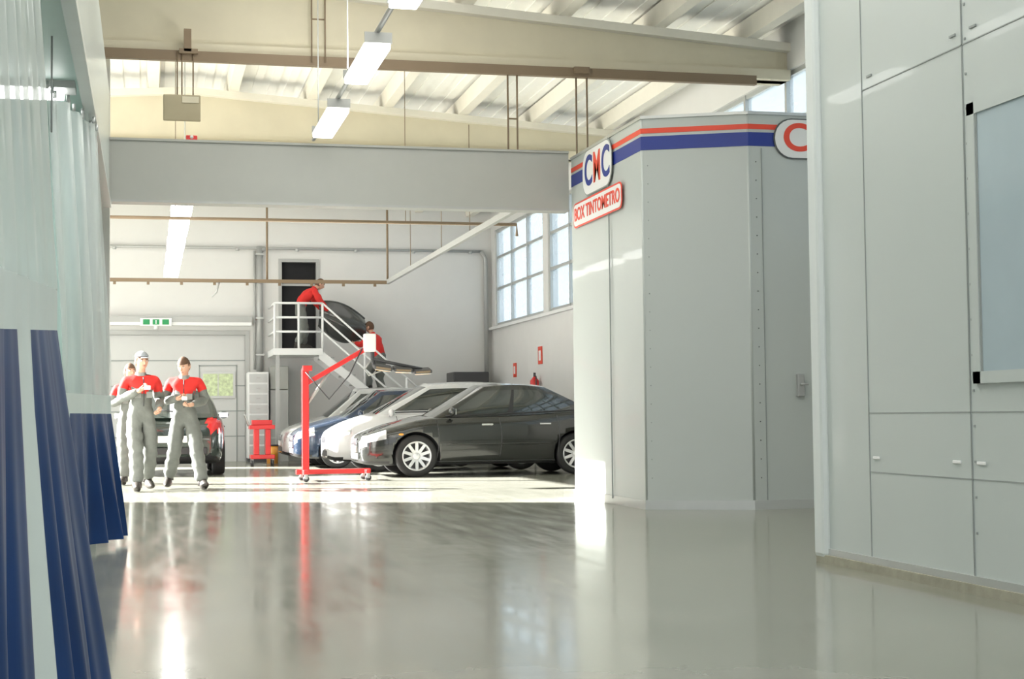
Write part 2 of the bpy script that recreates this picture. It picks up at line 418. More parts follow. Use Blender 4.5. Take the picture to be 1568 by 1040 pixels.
mx3=face_mx((1,0,0),(6.5,13.86,3.6)); plate(mb,mx3,1.14,.40,.19,0,.006,m_seam); plate(mb,mx3,1.11,.375,.18,.006,.010,m_white)
mb.obj('sign_plates',e)
def off(m,x,z=.010,y=0): return m@Matrix.Translation((x,y,z))
text('logo_letter_1','C',.46,off(mx,-.30),m_blue,e,.95); text('logo_letter_2','M',.46,off(mx,.02),m_redor,e,.8); text('logo_letter_3','C',.46,off(mx,.34),m_blue,e,.95)
text('logo_letter_4','C',.38,off(mx3,-.33,.012),m_redor,e,1.1); text('logo_letter_5','M',.36,off(mx3,0,.012),m_blue,e,.9); text('logo_letter_6','C',.38,off(mx3,.33,.012),m_redor,e,1.1)
text('sign_lettering','BOX TINTOMETRO',.2,off(mx2,0,.010),m_redor,e,.98)

# ------------------------------------------------------------ spray booth on right
e=empty('spray_booth')
bx=4.07; by=8.90; bh=4.7
mb=MB()
mb.box((bx,3.0,.08),(XR-.3,by,bh),m_panel)
mb.box((bx-.04,by-.14,.03),(bx+.1,by+.02,bh),m_post,.03)
mb.box((bx-.03,3.0,0),(bx+.02,by,.05),m_kerb); mb.box((bx-.012,3.0,.05),(bx+.01,by-.1,.09),m_alu)
for y in (8.2,7.06,5.92,4.78,3.64): mb.box((bx-.004,y-.004,.09),(bx+.002,y+.004,bh),m_seaml)
mb.box((bx-.004,7.062,.09),(bx+.002,7.066,bh),m_seam)
mb.box((bx-.003,3.0,.915),(bx+.002,8.2,.920),m_seaml); mb.box((bx-.003,3.0,.575),(bx+.002,8.2,.580),m_seaml)
mb.box((bx-.004,3.0,2.80),(bx+.002,8.2,2.806),m_seaml)
for y,z in ((8.12,.66),(7.22,.66),(6.98,.66),(6.0,.66)): mb.box((bx-.008,y-.05,z-.008),(bx,y+.03,z+.008),m_white,.003)
for k in range(24):
    for y in (7.03,): mb.box((bx-.006,y-.006,.3+k*.18),(bx,y+.006,.312+k*.18),m_seaml)
for y,z in ((8.1,2.87),(7.15,2.87),(6.95,2.87)): mb.box((bx-.008,y-.03,z-.006),(bx,y+.03,z+.006),m_seaml)
mb.obj('shell',e)
mb=MB()
wy0,wy1,wza,wzb=4.9,7.0,1.06,2.48
for a,b in (((wy0,wza),(wy1,wza+.06)),((wy0,wzb-.06),(wy1,wzb)),((wy0,wza),(wy0+.07,wzb)),((wy1-.07,wza),(wy1,wzb))):
    mb.box((bx-.022,a[0],a[1]),(bx+.01,b[0],b[1]),m_panel,0)
mb.box((bx-.012,wy0+.06,wza+.05),(bx-.008,wy1-.06,wzb-.05),m_boothglass)
mb.box((bx-.016,wy0+.07,wza+.06),(bx-.006,wy0+.08,wzb-.06),m_seaml); mb.box((bx-.016,wy1-.085,wza+.06),(bx-.006,wy1-.072,wzb-.06),m_seaml)
mb.obj('booth_window',e)

# ------------------------------------------------------------ left preparation bay
e=empty('preparation_bay')
mb=MB()
mb.box((-.44,3,3.24),(-.40,16.78,4.4),m_panel); mb.box((XL,3,3.3),(-.44,16.78,3.4),m_teal)
mb.box((-.46,3,3.18),(-.38,16.78,3.24),m_alu)
mb.box((XL,12.8,0),(-.46,12.9,3.3),m_teal); mb.box((-.5,12.7,0),(-.40,12.9,3.24),m_panel)
mb.obj('canopy',e)
mb=MB()
for y in (7.5,11.2): mb.box((-2.4,y-.1,3.2),(-.58,y+.1,3.27),m_tube,.01); mb.box((-2.5,y-.13,3.25),(-.5,y+.13,3.3),m_steel)
mb.tube([(-.62,9,3.3),(-.62,9,2.9),(-.66,9,2.85),(-.62,9,2.8)],.008,m_seaml)
mb.tube([(-.58,9.8,3.3),(-.58,9.8,2.7)],.006,m_seaml)
mb.obj('bay_lights',e)
def curtain(name,P,z0,zb0,zb1,z1,flare,stripe,amp,pvc,nf,top=0,slope=0):
    mb=MB(); (xa,ya),(xb,yb)=P
    def fn(u,w):
        z=z0+(z1-z0)*w
        x=xa+(xb-xa)*u; y=ya+(yb-ya)*u
        k=max(0,(zb0-z)/(zb0-z0)) if z<zb0 else 0
        kt=min(1,max(0,(z-zb1)/.6))
        a=amp*(.30+1.4*k+.5*kt)
        ph=u*nf*2*PI+.5*math.sin(u*9+1.3)
        x+=a*math.sin(ph)+.35*a*math.sin(ph*2.3+z*1.1)+flare*k*max(0,(u-.35)/.65)
        x+=top*max(0,(z-1.4)/1.8)
        y+=.3*a*math.cos(ph*1.3)+.06*k*(u-.2)*math.sin(7*z)
        zz=z-slope*(1-u)*min(1,max(0,(z-z0)/(zb0-z0)))*min(1,max(0,(z1-z)/(z1-zb1)))
        return (x,y,zz)
    def mt(u,w):
        z=z0+(z1-z0)*w
        if z>zb1: return pvc
        if z>zb0: return m_tarpw
        if stripe[0]<u<stripe[1]: return m_tarpw
        return m_tarp
    mb.grid(fn,200,90,mt)
    for i in range(0,81,8):
        p=fn(i/80,1); mb.tube([p,(p[0],p[1],p[2]+.05)],.012,m_alu,6)
    return mb.obj(name,fixn=False)
curtain('workshop_curtain',((-.33,2.4),(-.30,5.5)),.03,1.23,1.38,3.12,.18,(.50,.65),.016,m_pvc,9,-.12,.17)
curtain('workshop_curtain',((-.56,10.5),(-.27,12.0)),.05,.98,1.10,3.12,.14,(.10,.2),.035,m_pvc2,4,-.1)

# ------------------------------------------------------------ landing + stair
mb=MB()
lz=2.39
mb.box((2.55,32.3,lz-.14),(3.58,YB-.04,lz),m_white)
for x in (2.6,): mb.box((x,32.32,0),(x+.08,32.40,lz-.14),m_steel)
n=12; rise=lz/ (n+1); run=.225
for k in range(n):
    x=3.58+k*run; z=lz-(k+1)*rise
    mb.box((x,32.36,z-.035),(x+run+.02,33.3,z),m_steel)
xe=3.58+n*run
for y in (32.32,33.3):
    mb.prism([(3.5,lz),(3.5,lz-.22),(xe-.05,0),(xe+.15,0),(xe+.15,.06)],lambda p:(p[0],y,p[1]),lambda p:(p[0],y+.05,p[1]),m_white)
def rail(pts,r=.025):
    mb.tube(pts,r,m_white,8)
for dz in (.35,.65,.95):
    rail([(2.58,YB-.05,lz+dz),(2.58,32.34,lz+dz),(3.58,32.34,lz+dz)],.024)
    rail([(3.58,32.34,lz+dz),(xe,32.34,dz)],.02)
for x in (2.58,3.08,3.58): rail([(x,32.34,lz-.1),(x,32.34,lz+.95)])
for k in (.33,.66,1): rail([(3.58+(xe-3.58)*k,32.34,lz*(1-k)),(3.58+(xe-3.58)*k,32.34,lz*(1-k)+.95)])
mb.obj('steel_staircase')

# ------------------------------------------------------------ cars
def herm(ctrl,s):
    if s<=ctrl[0][0]: return ctrl[0][1]
    if s>=ctrl[-1][0]: return ctrl[-1][1]
    for i in range(len(ctrl)-1):
        if ctrl[i][0]<=s<=ctrl[i+1][0]: break
    def sl(j):
        if j==0: return (ctrl[1][1]-ctrl[0][1])/(ctrl[1][0]-ctrl[0][0])
        if j==len(ctrl)-1: return (ctrl[-1][1]-ctrl[-2][1])/(ctrl[-1][0]-ctrl[-2][0])
        a=(ctrl[j][1]-ctrl[j-1][1])/(ctrl[j][0]-ctrl[j-1][0]); b=(ctrl[j+1][1]-ctrl[j][1])/(ctrl[j+1][0]-ctrl[j][0])
        return 0 if a*b<=0 else 2*a*b/(a+b)
    h=ctrl[i+1][0]-ctrl[i][0]; t=(s-ctrl[i][0])/h
    return (2*t**3-3*t*t+1)*ctrl[i][1]+(t**3-2*t*t+t)*h*sl(i)+(-2*t**3+3*t*t)*ctrl[i+1][1]+(t**3-t*t)*h*sl(i+1)
def car(name,loc,rz,L,W,Hh,kind,paint,R=.315,detail=True):
    root=empty(name,loc,rz)
    hw=W/2
    sedan=kind=='sedan'
    k=L/4.35
    if sedan:
        ZT=[(0,.56),(.06,.64),(.25,.71),(.6,.80),(1.15,.90),(2.4,.93),(3.5,.98),(4.05,1.0),(4.28,.97),(4.35,.84)]
        A,B,C,D=(1.12,.90),(2.0,Hh-.05),(3.0,Hh-.06),(3.78,.99)
    elif kind=='mpv':
        ZT=[(0,.58),(.06,.68),(.2,.76),(.55,.88),(.95,.97),(2.4,.98),(3.7,1.0),(4.15,1.0),(4.3,.95),(4.35,.8)]
        A,B,C,D=(.78,.95),(1.85,Hh-.05),(3.5,Hh-.07),(4.2,.99)
    else:
        ZT=[(0,.56),(.06,.66),(.25,.74),(.6,.83),(1.05,.92),(2.4,.94),(3.7,.97),(4.15,.98),(4.3,.95),(4.35,.8)]
        A,B,C,D=(1.0,.91),(1.8,Hh-.05),(3.65,Hh-.08),(4.25,.97)
    ZB=[(0,.25),(.1,.20),(.6,.18),(3.7,.19),(4.2,.26),(4.35,.32)]
    WD=[(0,.60),(.05,.72),(.18,.84),(.45,.93),(1.0,.985),(2.2,1.0),(3.4,.985),(3.95,.94),(4.2,.87),(4.31,.78),(4.35,.68)]
    CR=[(0,.02),(.3,.045),(1.0,.06),(1.3,.03),(3.6,.03),(4.1,.03),(4.35,.01)]
    sc=lambda c:[(a*k,b) for a,b in c]
    ZT,ZB,WD,CR=map(sc,(ZT,ZB,WD,CR))
    def ring(s):
        zt=herm(ZT,s);zb=herm(ZB,s);w=herm(WD,s)*hw;cr=herm(CR,s);h=zt-zb
        p=[(0,zb),(.5*w,zb),(.84*w,zb),(.93*w,zb+.03),(.965*w,zb+.12*h),(.985*w,zb+.3*h),(.995*w,zb+.45*h),(1.0*w,zb+.6*h),(.995*w,zb+.72*h),(.985*w,zb+.82*h),(.965*w,zb+.91*h),(.93*w,zt-.02),(.885*w,zt+.002),(.78*w,zt+.25*cr),(.55*w,zt+.6*cr),(.28*w,zt+.9*cr),(0,zt+cr)]
        return p
    def side(s,z):
        r=ring(s)[3:13]
        for a,b in zip(r,r[1:]):
            if a[1]<=z<=b[1]: return a[0]+(b[0]-a[0])*(z-a[1])/(b[1]-a[1]+1e-6)
        return r[0][0] if z<r[0][1] else r[-1][0]
    st=[0,.015*k,.035*k]+[ (0.06+i*.0475)*k for i in range(90)]+[4.335*k,L]
    st=[s for s in st if s<L-.001]+[L]
    mb=MB(); N=len(ring(0)); full=2*N-2
    vs=[];
    for s in st:
        r=ring(s); x=L/2-s
        row=[(x,a,b) for a,b in r]+[(x,-a,b) for a,b in r[-2:0:-1]]
        vs+=row
    fs=[];ms=[]
    for i in range(len(st)-1):
        sm=(st[i]+st[i+1])/2
        for j in range(full):
            a=i*full+j;b=i*full+(j+1)%full; f=(a,b,b+full,a+full)
            zc=sum(vs[q][2] for q in f)/4; yc=abs(sum(vs[q][1] for q in f)/4)
            zt=herm(ZT,sm); m=paint
            if sm<.40*k and yc>.50*hw and zt-.155<zc<zt-.01: m=m_lamp
            if sm>L-.30*k and yc>.62*hw and (.70<zc<.93): m=m_tail
            if zc<herm(ZB,sm)+.05: m=m_plast
            fs.append(f);ms.append(m)
    fs.append(list(range(full))); ms.append(paint); o=(len(st)-1)*full; fs.append([o+j for j in range(full)]); ms.append(paint)
    mb.mid(paint); mb.mid(m_plast); mb.add(vs,fs,ms,True)
    body=mb.obj('body',root)
    fx=L/2-.86*k; rx=fx-2.58*k
    cb=MB(); cb.mid(paint); cb.mid(m_plast); cb.mid(m_lamp); cb.mid(m_tail)
    for x in (fx,rx):
        for sg in (1,-1):
            cb.tube([(x,sg*(hw-.26),R),(x,sg*(hw+.2),R)],R+.045,m_plast,40)
    cut=cb.obj('cut')
    md=body.modifiers.new('b','BOOLEAN'); md.object=cut; md.operation='DIFFERENCE'; md.solver='EXACT'
    body.parent=None
    dg=bpy.context.evaluated_depsgraph_get(); nm=bpy.data.meshes.new_from_object(body.evaluated_get(dg))
    body.modifiers.clear(); body.data=nm; body.parent=root; bpy.data.objects.remove(cut)
    A,B,C,D=[(a*k,b) for a,b in (A,B,C,D)]
    wbm=.885*hw; wtm=.66*hw
    gb=MB(); bow=.12
    def zbase(s): return herm(ZT,s)-.015
    def SP(u,t):
        xb=A[0]+(D[0]-A[0])*u; xt=B[0]+(C[0]-B[0])*u
        zb_=zbase(xb); zt_=B[1]+(C[1]-B[1])*u+.035*math.sin(PI*u)
        taper=1-.06*abs(2*u-1)**2
        y=(wbm*(1-t)+wtm*t)*taper+.03*math.sin(PI*t)
        tt=t
        return (xb+(xt-xb)*tt, y, zb_+(zt_-zb_)*tt)
    def smat(u,t):
        if .13<t<.87:
            if .07<u<.45 or .49<u<(.80 if sedan else .74): return m_cglass
            if (.82 if sedan else .78)<u<(.90 if sedan else .92) and t<.75: return m_cglass
            if .45<=u<=.49: return m_plast
        return paint
    for sg in (1,-1):
        gb.grid(lambda u,t:(lambda p:(L/2-p[0],sg*p[1],p[2]))(SP(u,t)),60,14,smat)
    def roof(u,v):
        p=SP(u,1); vv=2*v-1
        x=p[0]-bow*.35*(1-vv*vv)*(1-u)+bow*.3*(1-vv*vv)*u
        return (L/2-x,vv*p[1],p[2]+.045*(1-vv*vv))
    gb.grid(roof,20,16,paint)
    def wind(end):
        def f(t,v):
            p=SP(end,t); vv=2*v-1; b=bow*(1-.65*t) if end==0 else bow*(1-.7*t)
            x=p[0]+(-1 if end==0 else 1)*b*(1-vv*vv)
            return (L/2-x,vv*p[1],p[2]+.045*(1-vv*vv)*t)
        return f
    wm=lambda t,v: m_cglass if .08<t<.93 and .06<v<.94 else paint
    gb.grid(wind(0),14,24,wm)
    gb.grid(wind(1),14,24,(lambda t,v: m_cglass if .14<t<.88 and .09<v<.91 else paint))
    gb.obj('greenhouse',root,merge=.0015)
    wb=MB()
    for x in (fx,rx):
        for sg in (1,-1):
            T=Matrix.Translation((x,sg*(hw-.115),R))@(Matrix.Rotation(PI,4,'Z') if sg<0 else Matrix.Identity(4))
            wb.lathe([(R*.60,-.09),(R*.9,-.10),(R*.985,-.08),(R,-.04),(R,.04),(R*.985,.08),(R*.9,.10),(R*.68,.095),(R*.64,.08)],m_tyre,40,T)
            wb.lathe([(R*.70,.085),(R*.705,.098),(R*.64,.09),(R*.60,.05),(R*.56,-.05)],m_rim,40,T)
            wb.lathe([(R*.58,.0),(.001,.0)],m_dark,32,T)
            wb.lathe([(R*.20,.03),(R*.20,.065),(R*.13,.08),(.001,.08)],m_rim,24,T)
            ns=10
            for q in range(ns):
                a=2*PI*q/ns
                TT=T@Matrix.Rotation(a,4,'Y')
                wb.add([(-.026,.04,R*.12),(.026,.04,R*.12),(.02,.07,R*.66),(-.02,.07,R*.66),(-.026,.07,R*.12),(.026,.07,R*.12),(.022,.088,R*.67),(-.022,.088,R*.67)],
                    [(0,1,2,3),(4,5,6,7),(0,1,5,4),(1,2,6,5),(2,3,7,6),(3,0,4,7)],m_rim,False,TT)
    wb.obj('wheels',root)
    db=MB()
    X=lambda s:L/2-s
    for sg in (1,-1):
        for s0 in (1.18*k,2.18*k,3.12*k if sedan else 3.2*k):
            zt=herm(ZT,s0)-.03; pts=[]
            for q in range(10):
                z=.30+(zt-.30)*q/9; pts.append((X(s0+.03*math.sin(q/9*PI)),sg*(side(s0,z)+.001),z))
            db.tube(pts,.006,m_dark,5)
        pts=[(X(s),sg*(side(s,.235)+.002),.235) for s in [1.18*k+i*.1*k for i in range(20)]]; db.tube(pts,.006,m_dark,5)
        s1=(1.33*k,3.0*k); pts=[(X(s1[0]+(s1[1]-s1[0])*i/16),sg*(side(s1[0]+(s1[1]-s1[0])*i/16,.50)+.004),.50) for i in range(17)]
        db.tube(pts,.014,paint,6)
        for s0 in (1.98*k,2.92*k):
            z=.80; y=sg*(side(s0,z)+.012); db.box((X(s0)-.09,y-.012,z-.014),(X(s0)+.09,y+.012,z+.014),paint if not sedan else m_chrome,.006)
        s0=A[0]+.28; yb=sg*(wbm+.02)
        db.sphere((X(s0),sg*(hw+.06),1.0),(.05,.10,.065),paint,16,10); db.tube([(X(s0),yb-.0,.95),(X(s0),sg*(hw+.02),.98)],.02,m_plast,6)
        db.box((X(s0)-.052,sg*(hw-.02),.955),(X(s0)-.04,sg*(hw+.14),1.045),m_chrome)
        pts=[];
        for i in range(21):
            p=SP(.05+.88*i/20,.10); pts.append((X(p[0]),sg*(p[1]+.004),p[2]))
        db.tube(pts,.010,m_plast,6)
        db.sphere((X(.62*k),sg*(side(.62*k,.66)+.002),.66),(.04,.008,.018),m_amber)
        db.sphere((X(.17*k),sg*.64*hw,.40),(.06,.06,.045),m_lamp)
    db.box((L/2-.04,-.30,.50),(L/2+.008,.30,.60),m_dark,.01)
    for q in range(4): db.box((L/2,-.28,.512+q*.022),(L/2+.014,.28,.520+q*.022),m_chrome)
    db.box((L/2-.06,-.42,.27),(L/2+.006,.42,.37),m_dark,.01)
    db.box((L/2,-.26,.385),(L/2+.02,.26,.485),m_white,.004)
    db.box((-L/2-.014,-.26,.55 if not sedan else .70),(-L/2+.01,.26,.66 if not sedan else .8),m_white,.004)
    db.box((-L/2-.03,-.62*hw,.36),(-L/2+.03,.62*hw,.47),m_plast,.015)
    if not sedan:
        db.tube([(X(D[0]+.13),0,1.05),(X(D[0]+.02),.28,1.09)],.01,m_plast,6)
    db.obj('trim_details',root)
    return root
p_black=M('black_car_paint',(.018,.020,.018),.18,coat=1,noise=.05)
p_white=M('white_car_paint',(.66,.67,.67),.3,coat=1,noise=.02)
p_blue=M('dark_blue_car_paint',(.03,.05,.09),.2,metal=.3,coat=1)
p_silver=M('silver_car_paint',(.58,.59,.58),.3,metal=.2,coat=1)
p_green=M('dark_green_car_paint',(.028,.042,.036),.2,metal=.3,coat=1)
car('sedan_car',(3.17+2.15,24.17,0),PI,4.30,1.74,1.43,'sedan',p_black,.325)
car('hatchback_car',(2.98+2.1,26.75,0),PI,4.2,1.74,1.52,'mpv',p_white,.32)
car('hatchback_car',(2.62+1.95,29.0,0),PI,3.9,1.66,1.45,'hatch',p_blue,.30)
car('hatchback_car',(2.58+1.85,31.0,0),PI,3.7,1.62,1.52,'hatch',p_silver,.29)
car('hatchback_car',(.42,25.5+1.95,0),PI/2,3.9,1.70,1.46,'hatch',p_green,.305)

# ------------------------------------------------------------ infrared dryer
mb=MB(); Y=22.75
mb.box((2.12,Y-.04,.10),(3.22,Y+.04,.17),m_red,.01)
mb.box((2.2,Y-.35,.10),(2.27,Y+.35,.17),m_red,.01); mb.box((3.12,Y-.28,.10),(3.18,Y+.28,.16),m_red,.01)
for x,y in ((2.235,Y-.33),(2.235,Y+.33),(3.15,Y-.26),(3.15,Y+.26)):
    mb.tube([(x,y-.015,.045),(x,y+.015,.045)],.045,m_dark,16); mb.box((x-.02,y-.03,.04),(x+.02,y+.03,.11),m_steel)
mb.box((2.21,Y-.05,.15),(2.31,Y+.05,1.66),m_red,.01); mb.box((2.22,Y-.06,1.62),(2.36,Y+.06,1.70),m_red,.01)
T=Matrix.Translation((2.3,Y,1.45))@Matrix.Rotation(-math.radians(30),4,'Y')
mb.box((-.05,-.035,-.035),(1.15,.035,.035),m_red,.008,T); mb.tube([(2.3,Y+.0,1.15),(2.62,Y,1.60)],.022,m_steel,8)
mb.tube([(3.26,Y,2.0),(3.26,Y,1.80),(3.3,Y,1.66)],.03,m_dark,8)
mb.box((3.12,Y-.12,1.90),(3.30,Y+.0,2.17),m_white,.02)
mb.tube([(2.26,Y-.06,1.6),(2.6,Y-.1,1.2),(2.9,Y-.08,1.55),(3.1,Y-.05,1.95)],.01,m_dark,6)
mb.tube([(3.24,Y,1.80),(3.6,Y-.05,1.72),(4.0,Y-.05,1.64)],.025,m_dark,8)
for i,(x,z,a) in enumerate(((3.40,1.72,8),(3.70,1.69,3),(3.99,1.665,-3))):
    T=Matrix.Translation((x,Y-.06,z-.04))@Matrix.Rotation(math.radians(a),4,'Y')@Matrix.Rotation(math.radians(10),4,'X')
    mb.box((-.14,-.14,-.04),(.14,.14,.02),m_dark,.02,T); mb.box((-.11,-.145,-.025),(.11,-.13,.008),m_brown,.004,T)
    mb.box((-.12,-.12,-.046),(.12,.12,-.038),m_chrome,0,T)
    for q in (-.06,.06): mb.tube([(-.11,q,-.052),(.11,q,-.052)],.008,m_amber,6,T=T)
mb.tube([(3.24,Y-.02,1.78),(3.14,Y-.02,1.64),(3.2,Y-.02,1.55),(3.4,Y-.02,1.62)],.012,m_steel,6)
mb.obj('infrared_paint_dryer')

# ------------------------------------------------------------ workshop furniture
mb=MB()
mb.box((2.08,33.2,.08),(2.52,33.75,1.92),m_white,.01)
for k in range(8): mb.box((2.11,33.19,.16+k*.22),(2.49,33.2,.34+k*.22),m_alu); mb.box((2.26,33.17,.25+k*.22),(2.34,33.19,.265+k*.22),m_steel)
mb.box((2.08,33.2,0),(2.52,33.75,.08),m_dark); mb.box((2.56,33.3,1.55),(2.95,33.8,2.05),m_greyb,.015); mb.box((2.56,33.3,0),(2.95,33.8,1.54),m_steel,.01)
mb.obj('tool_cabinet')
mb=MB(); 
mb.box((1.93,30.3,.72),(2.42,30.75,.80),m_red,.01); mb.box((1.98,30.34,.80),(2.37,30.7,.9),m_red,.01)
mb.box((2.02,30.35,.22),(2.12,30.7,.72),m_red,.01); mb.box((2.24,30.35,.22),(2.34,30.7,.72),m_red,.01); mb.box((1.95,30.3,.14),(2.42,30.75,.22),m_red,.01)
for x in (1.99,2.38):
    for y in (30.34,30.7): mb.tube([(x-.015,y,.06),(x+.015,y,.06)],.06,m_dark,16); mb.box((x-.02,y-.02,.06),(x+.02,y+.02,.15),m_steel)
mb.tube([(1.93,30.35,.78),(1.85,30.35,1.0),(1.85,30.7,1.0),(1.93,30.7,.78)],.015,m_steel)
mb.obj('tool_trolley')
mb=MB(); mb.tube([(2.5,32.0,0),(2.5,32.0,.36)],[.12,.13],m_amber,20); mb.tube([(2.5,32,.36),(2.5,32,.39)],.135,m_dark,20)
mb.tube([(2.38,32,.34),(2.42,32,.52),(2.58,32,.52),(2.62,32,.34)],.008,m_steel); mb.obj('paint_bucket')
mb=MB(); mb.box((6.52,32.9,0.05),(7.25,33.7,1.62),m_greyb,.01); mb.box((6.49,32.88,1.62),(7.28,33.72,1.9),m_dark,.02)
for k in range(3): mb.box((6.57,32.89,.2+k*.45),(7.2,32.9,.6+k*.45),m_steel)
mb.box((6.57,32.95,0),(7.2,33.65,.05),m_dark); mb.obj('parts_washer')
mb=MB(); mb.tube([(XR-.12,29.6,1.2),(XR-.12,29.6,1.62),(XR-.12,29.6,1.7)],[.09,.09,.03],m_red,16); mb.tube([(XR-.12,29.6,1.7),(XR-.12,29.6,1.78)],.025,m_dark); mb.tube([(XR-.12,29.6,1.74),(XR-.12,29.48,1.7),(XR-.12,29.47,1.35)],.014,m_dark); mb.box((XR-.04,29.55,1.3),(XR-.002,29.65,1.5),m_steel)
mb.tube([(XR-.12,29.6,0),(XR-.12,29.6,1.2)],.02,m_steel); mb.tube([(XR-.12,29.6,0),(XR-.12,29.6,.03)],.1,m_steel,16); mb.tube([(XR-.12,29.6,1.17),(XR-.12,29.6,1.2)],.1,m_steel,16)
mb.obj('fire_extinguisher')
mb=MB(); mb.box((XR-.02,31.6,1.75),(XR-.004,31.85,2.05),m_redor); mb.box((XR-.024,31.66,1.82),(XR-.018,31.79,1.98),m_white); mb.box((XR-.02,29.4,1.95),(XR-.004,29.7,2.3),m_redor); mb.box((XR-.024,29.47,2.02),(XR-.018,29.63,2.22),m_white); mb.obj('safety_sign')

# ------------------------------------------------------------ people
def skin_mesh(verts,edges,radii,root=0,sub=2):
    me=bpy.data.meshes.new('tmp'); me.from_pydata(verts,edges,[]); o=bpy.data.objects.new('tmp',me); scene.collection.objects.link(o)
    md=o.modifiers.new('s','SKIN'); md.use_smooth_shade=True; md.branch_smoothing=.4
    for i,r in enumerate(radii):
        d=me.skin_vertices[0].data[i]; d.radius=r if isinstance(r,tuple) else (r,r); d.use_root=(i==root)
    ss=o.modifiers.new('u','SUBSURF'); ss.levels=sub; ss.render_levels=sub
    dg=bpy.context.evaluated_depsgraph_get(); nm=bpy.data.meshes.new_from_object(o.evaluated_get(dg))
    vs=[v.co.copy() for v in nm.vertices]; fs=[list(p.vertices) for p in nm.polygons]
    bpy.data.objects.remove(o); return vs,fs
def segd(p,a,b):
    ab=b-a; t=max(0,min(1,(p-a).dot(ab)/ab.length_squared)); return (p-(a+ab*t)).length,t
def hand(mb,w,d,nrm,thumbdir,curl,mat):
    d=Vector(d).normalized(); nrm=Vector(nrm); nrm=(nrm-d*nrm.dot(d)).normalized(); sd=d.cross(nrm)
    if sd.dot(Vector(thumbdir))<0: sd=-sd
    w=Vector(w)
    T=Matrix((( *[sd[0],d[0],nrm[0]],w[0]),(*[sd[1],d[1],nrm[1]],w[1]),(*[sd[2],d[2],nrm[2]],w[2]),(0,0,0,1)))
    mb.sphere((0,.05,0),(.043,.058,.018),mat,14,8,T=T); mb.tube([(0,-.02,0),(0,.03,0)],[.027,.03],mat,10,T=T)
    for i,(x,l) in enumerate(((.030,.072),(.010,.082),(-.010,.076),(-.029,.06))):
        p=Vector((x,.088,0)); pts=[p.copy()]; a=curl*.35
        for q,fr in enumerate((.45,.32,.23)):
            p=p+Vector((x*.08,math.cos(a),math.sin(a)))*l*fr; pts.append(p.copy()); a+=curl*.8
        mb.tube(pts,[.0095,.009,.008,.006],mat,8,T=T); mb.sphere(pts[-1],.0065,mat,8,6,T=T)
    pts=[Vector((.03,.03,.0)),Vector((.052,.055,.012)),Vector((.058,.085,.022)),Vector((.052,.105,.03))]
    mb.tube(pts,[.013,.011,.0095,.007],mat,8,T=T); mb.sphere(pts[-1],.0075,mat,8,6,T=T)
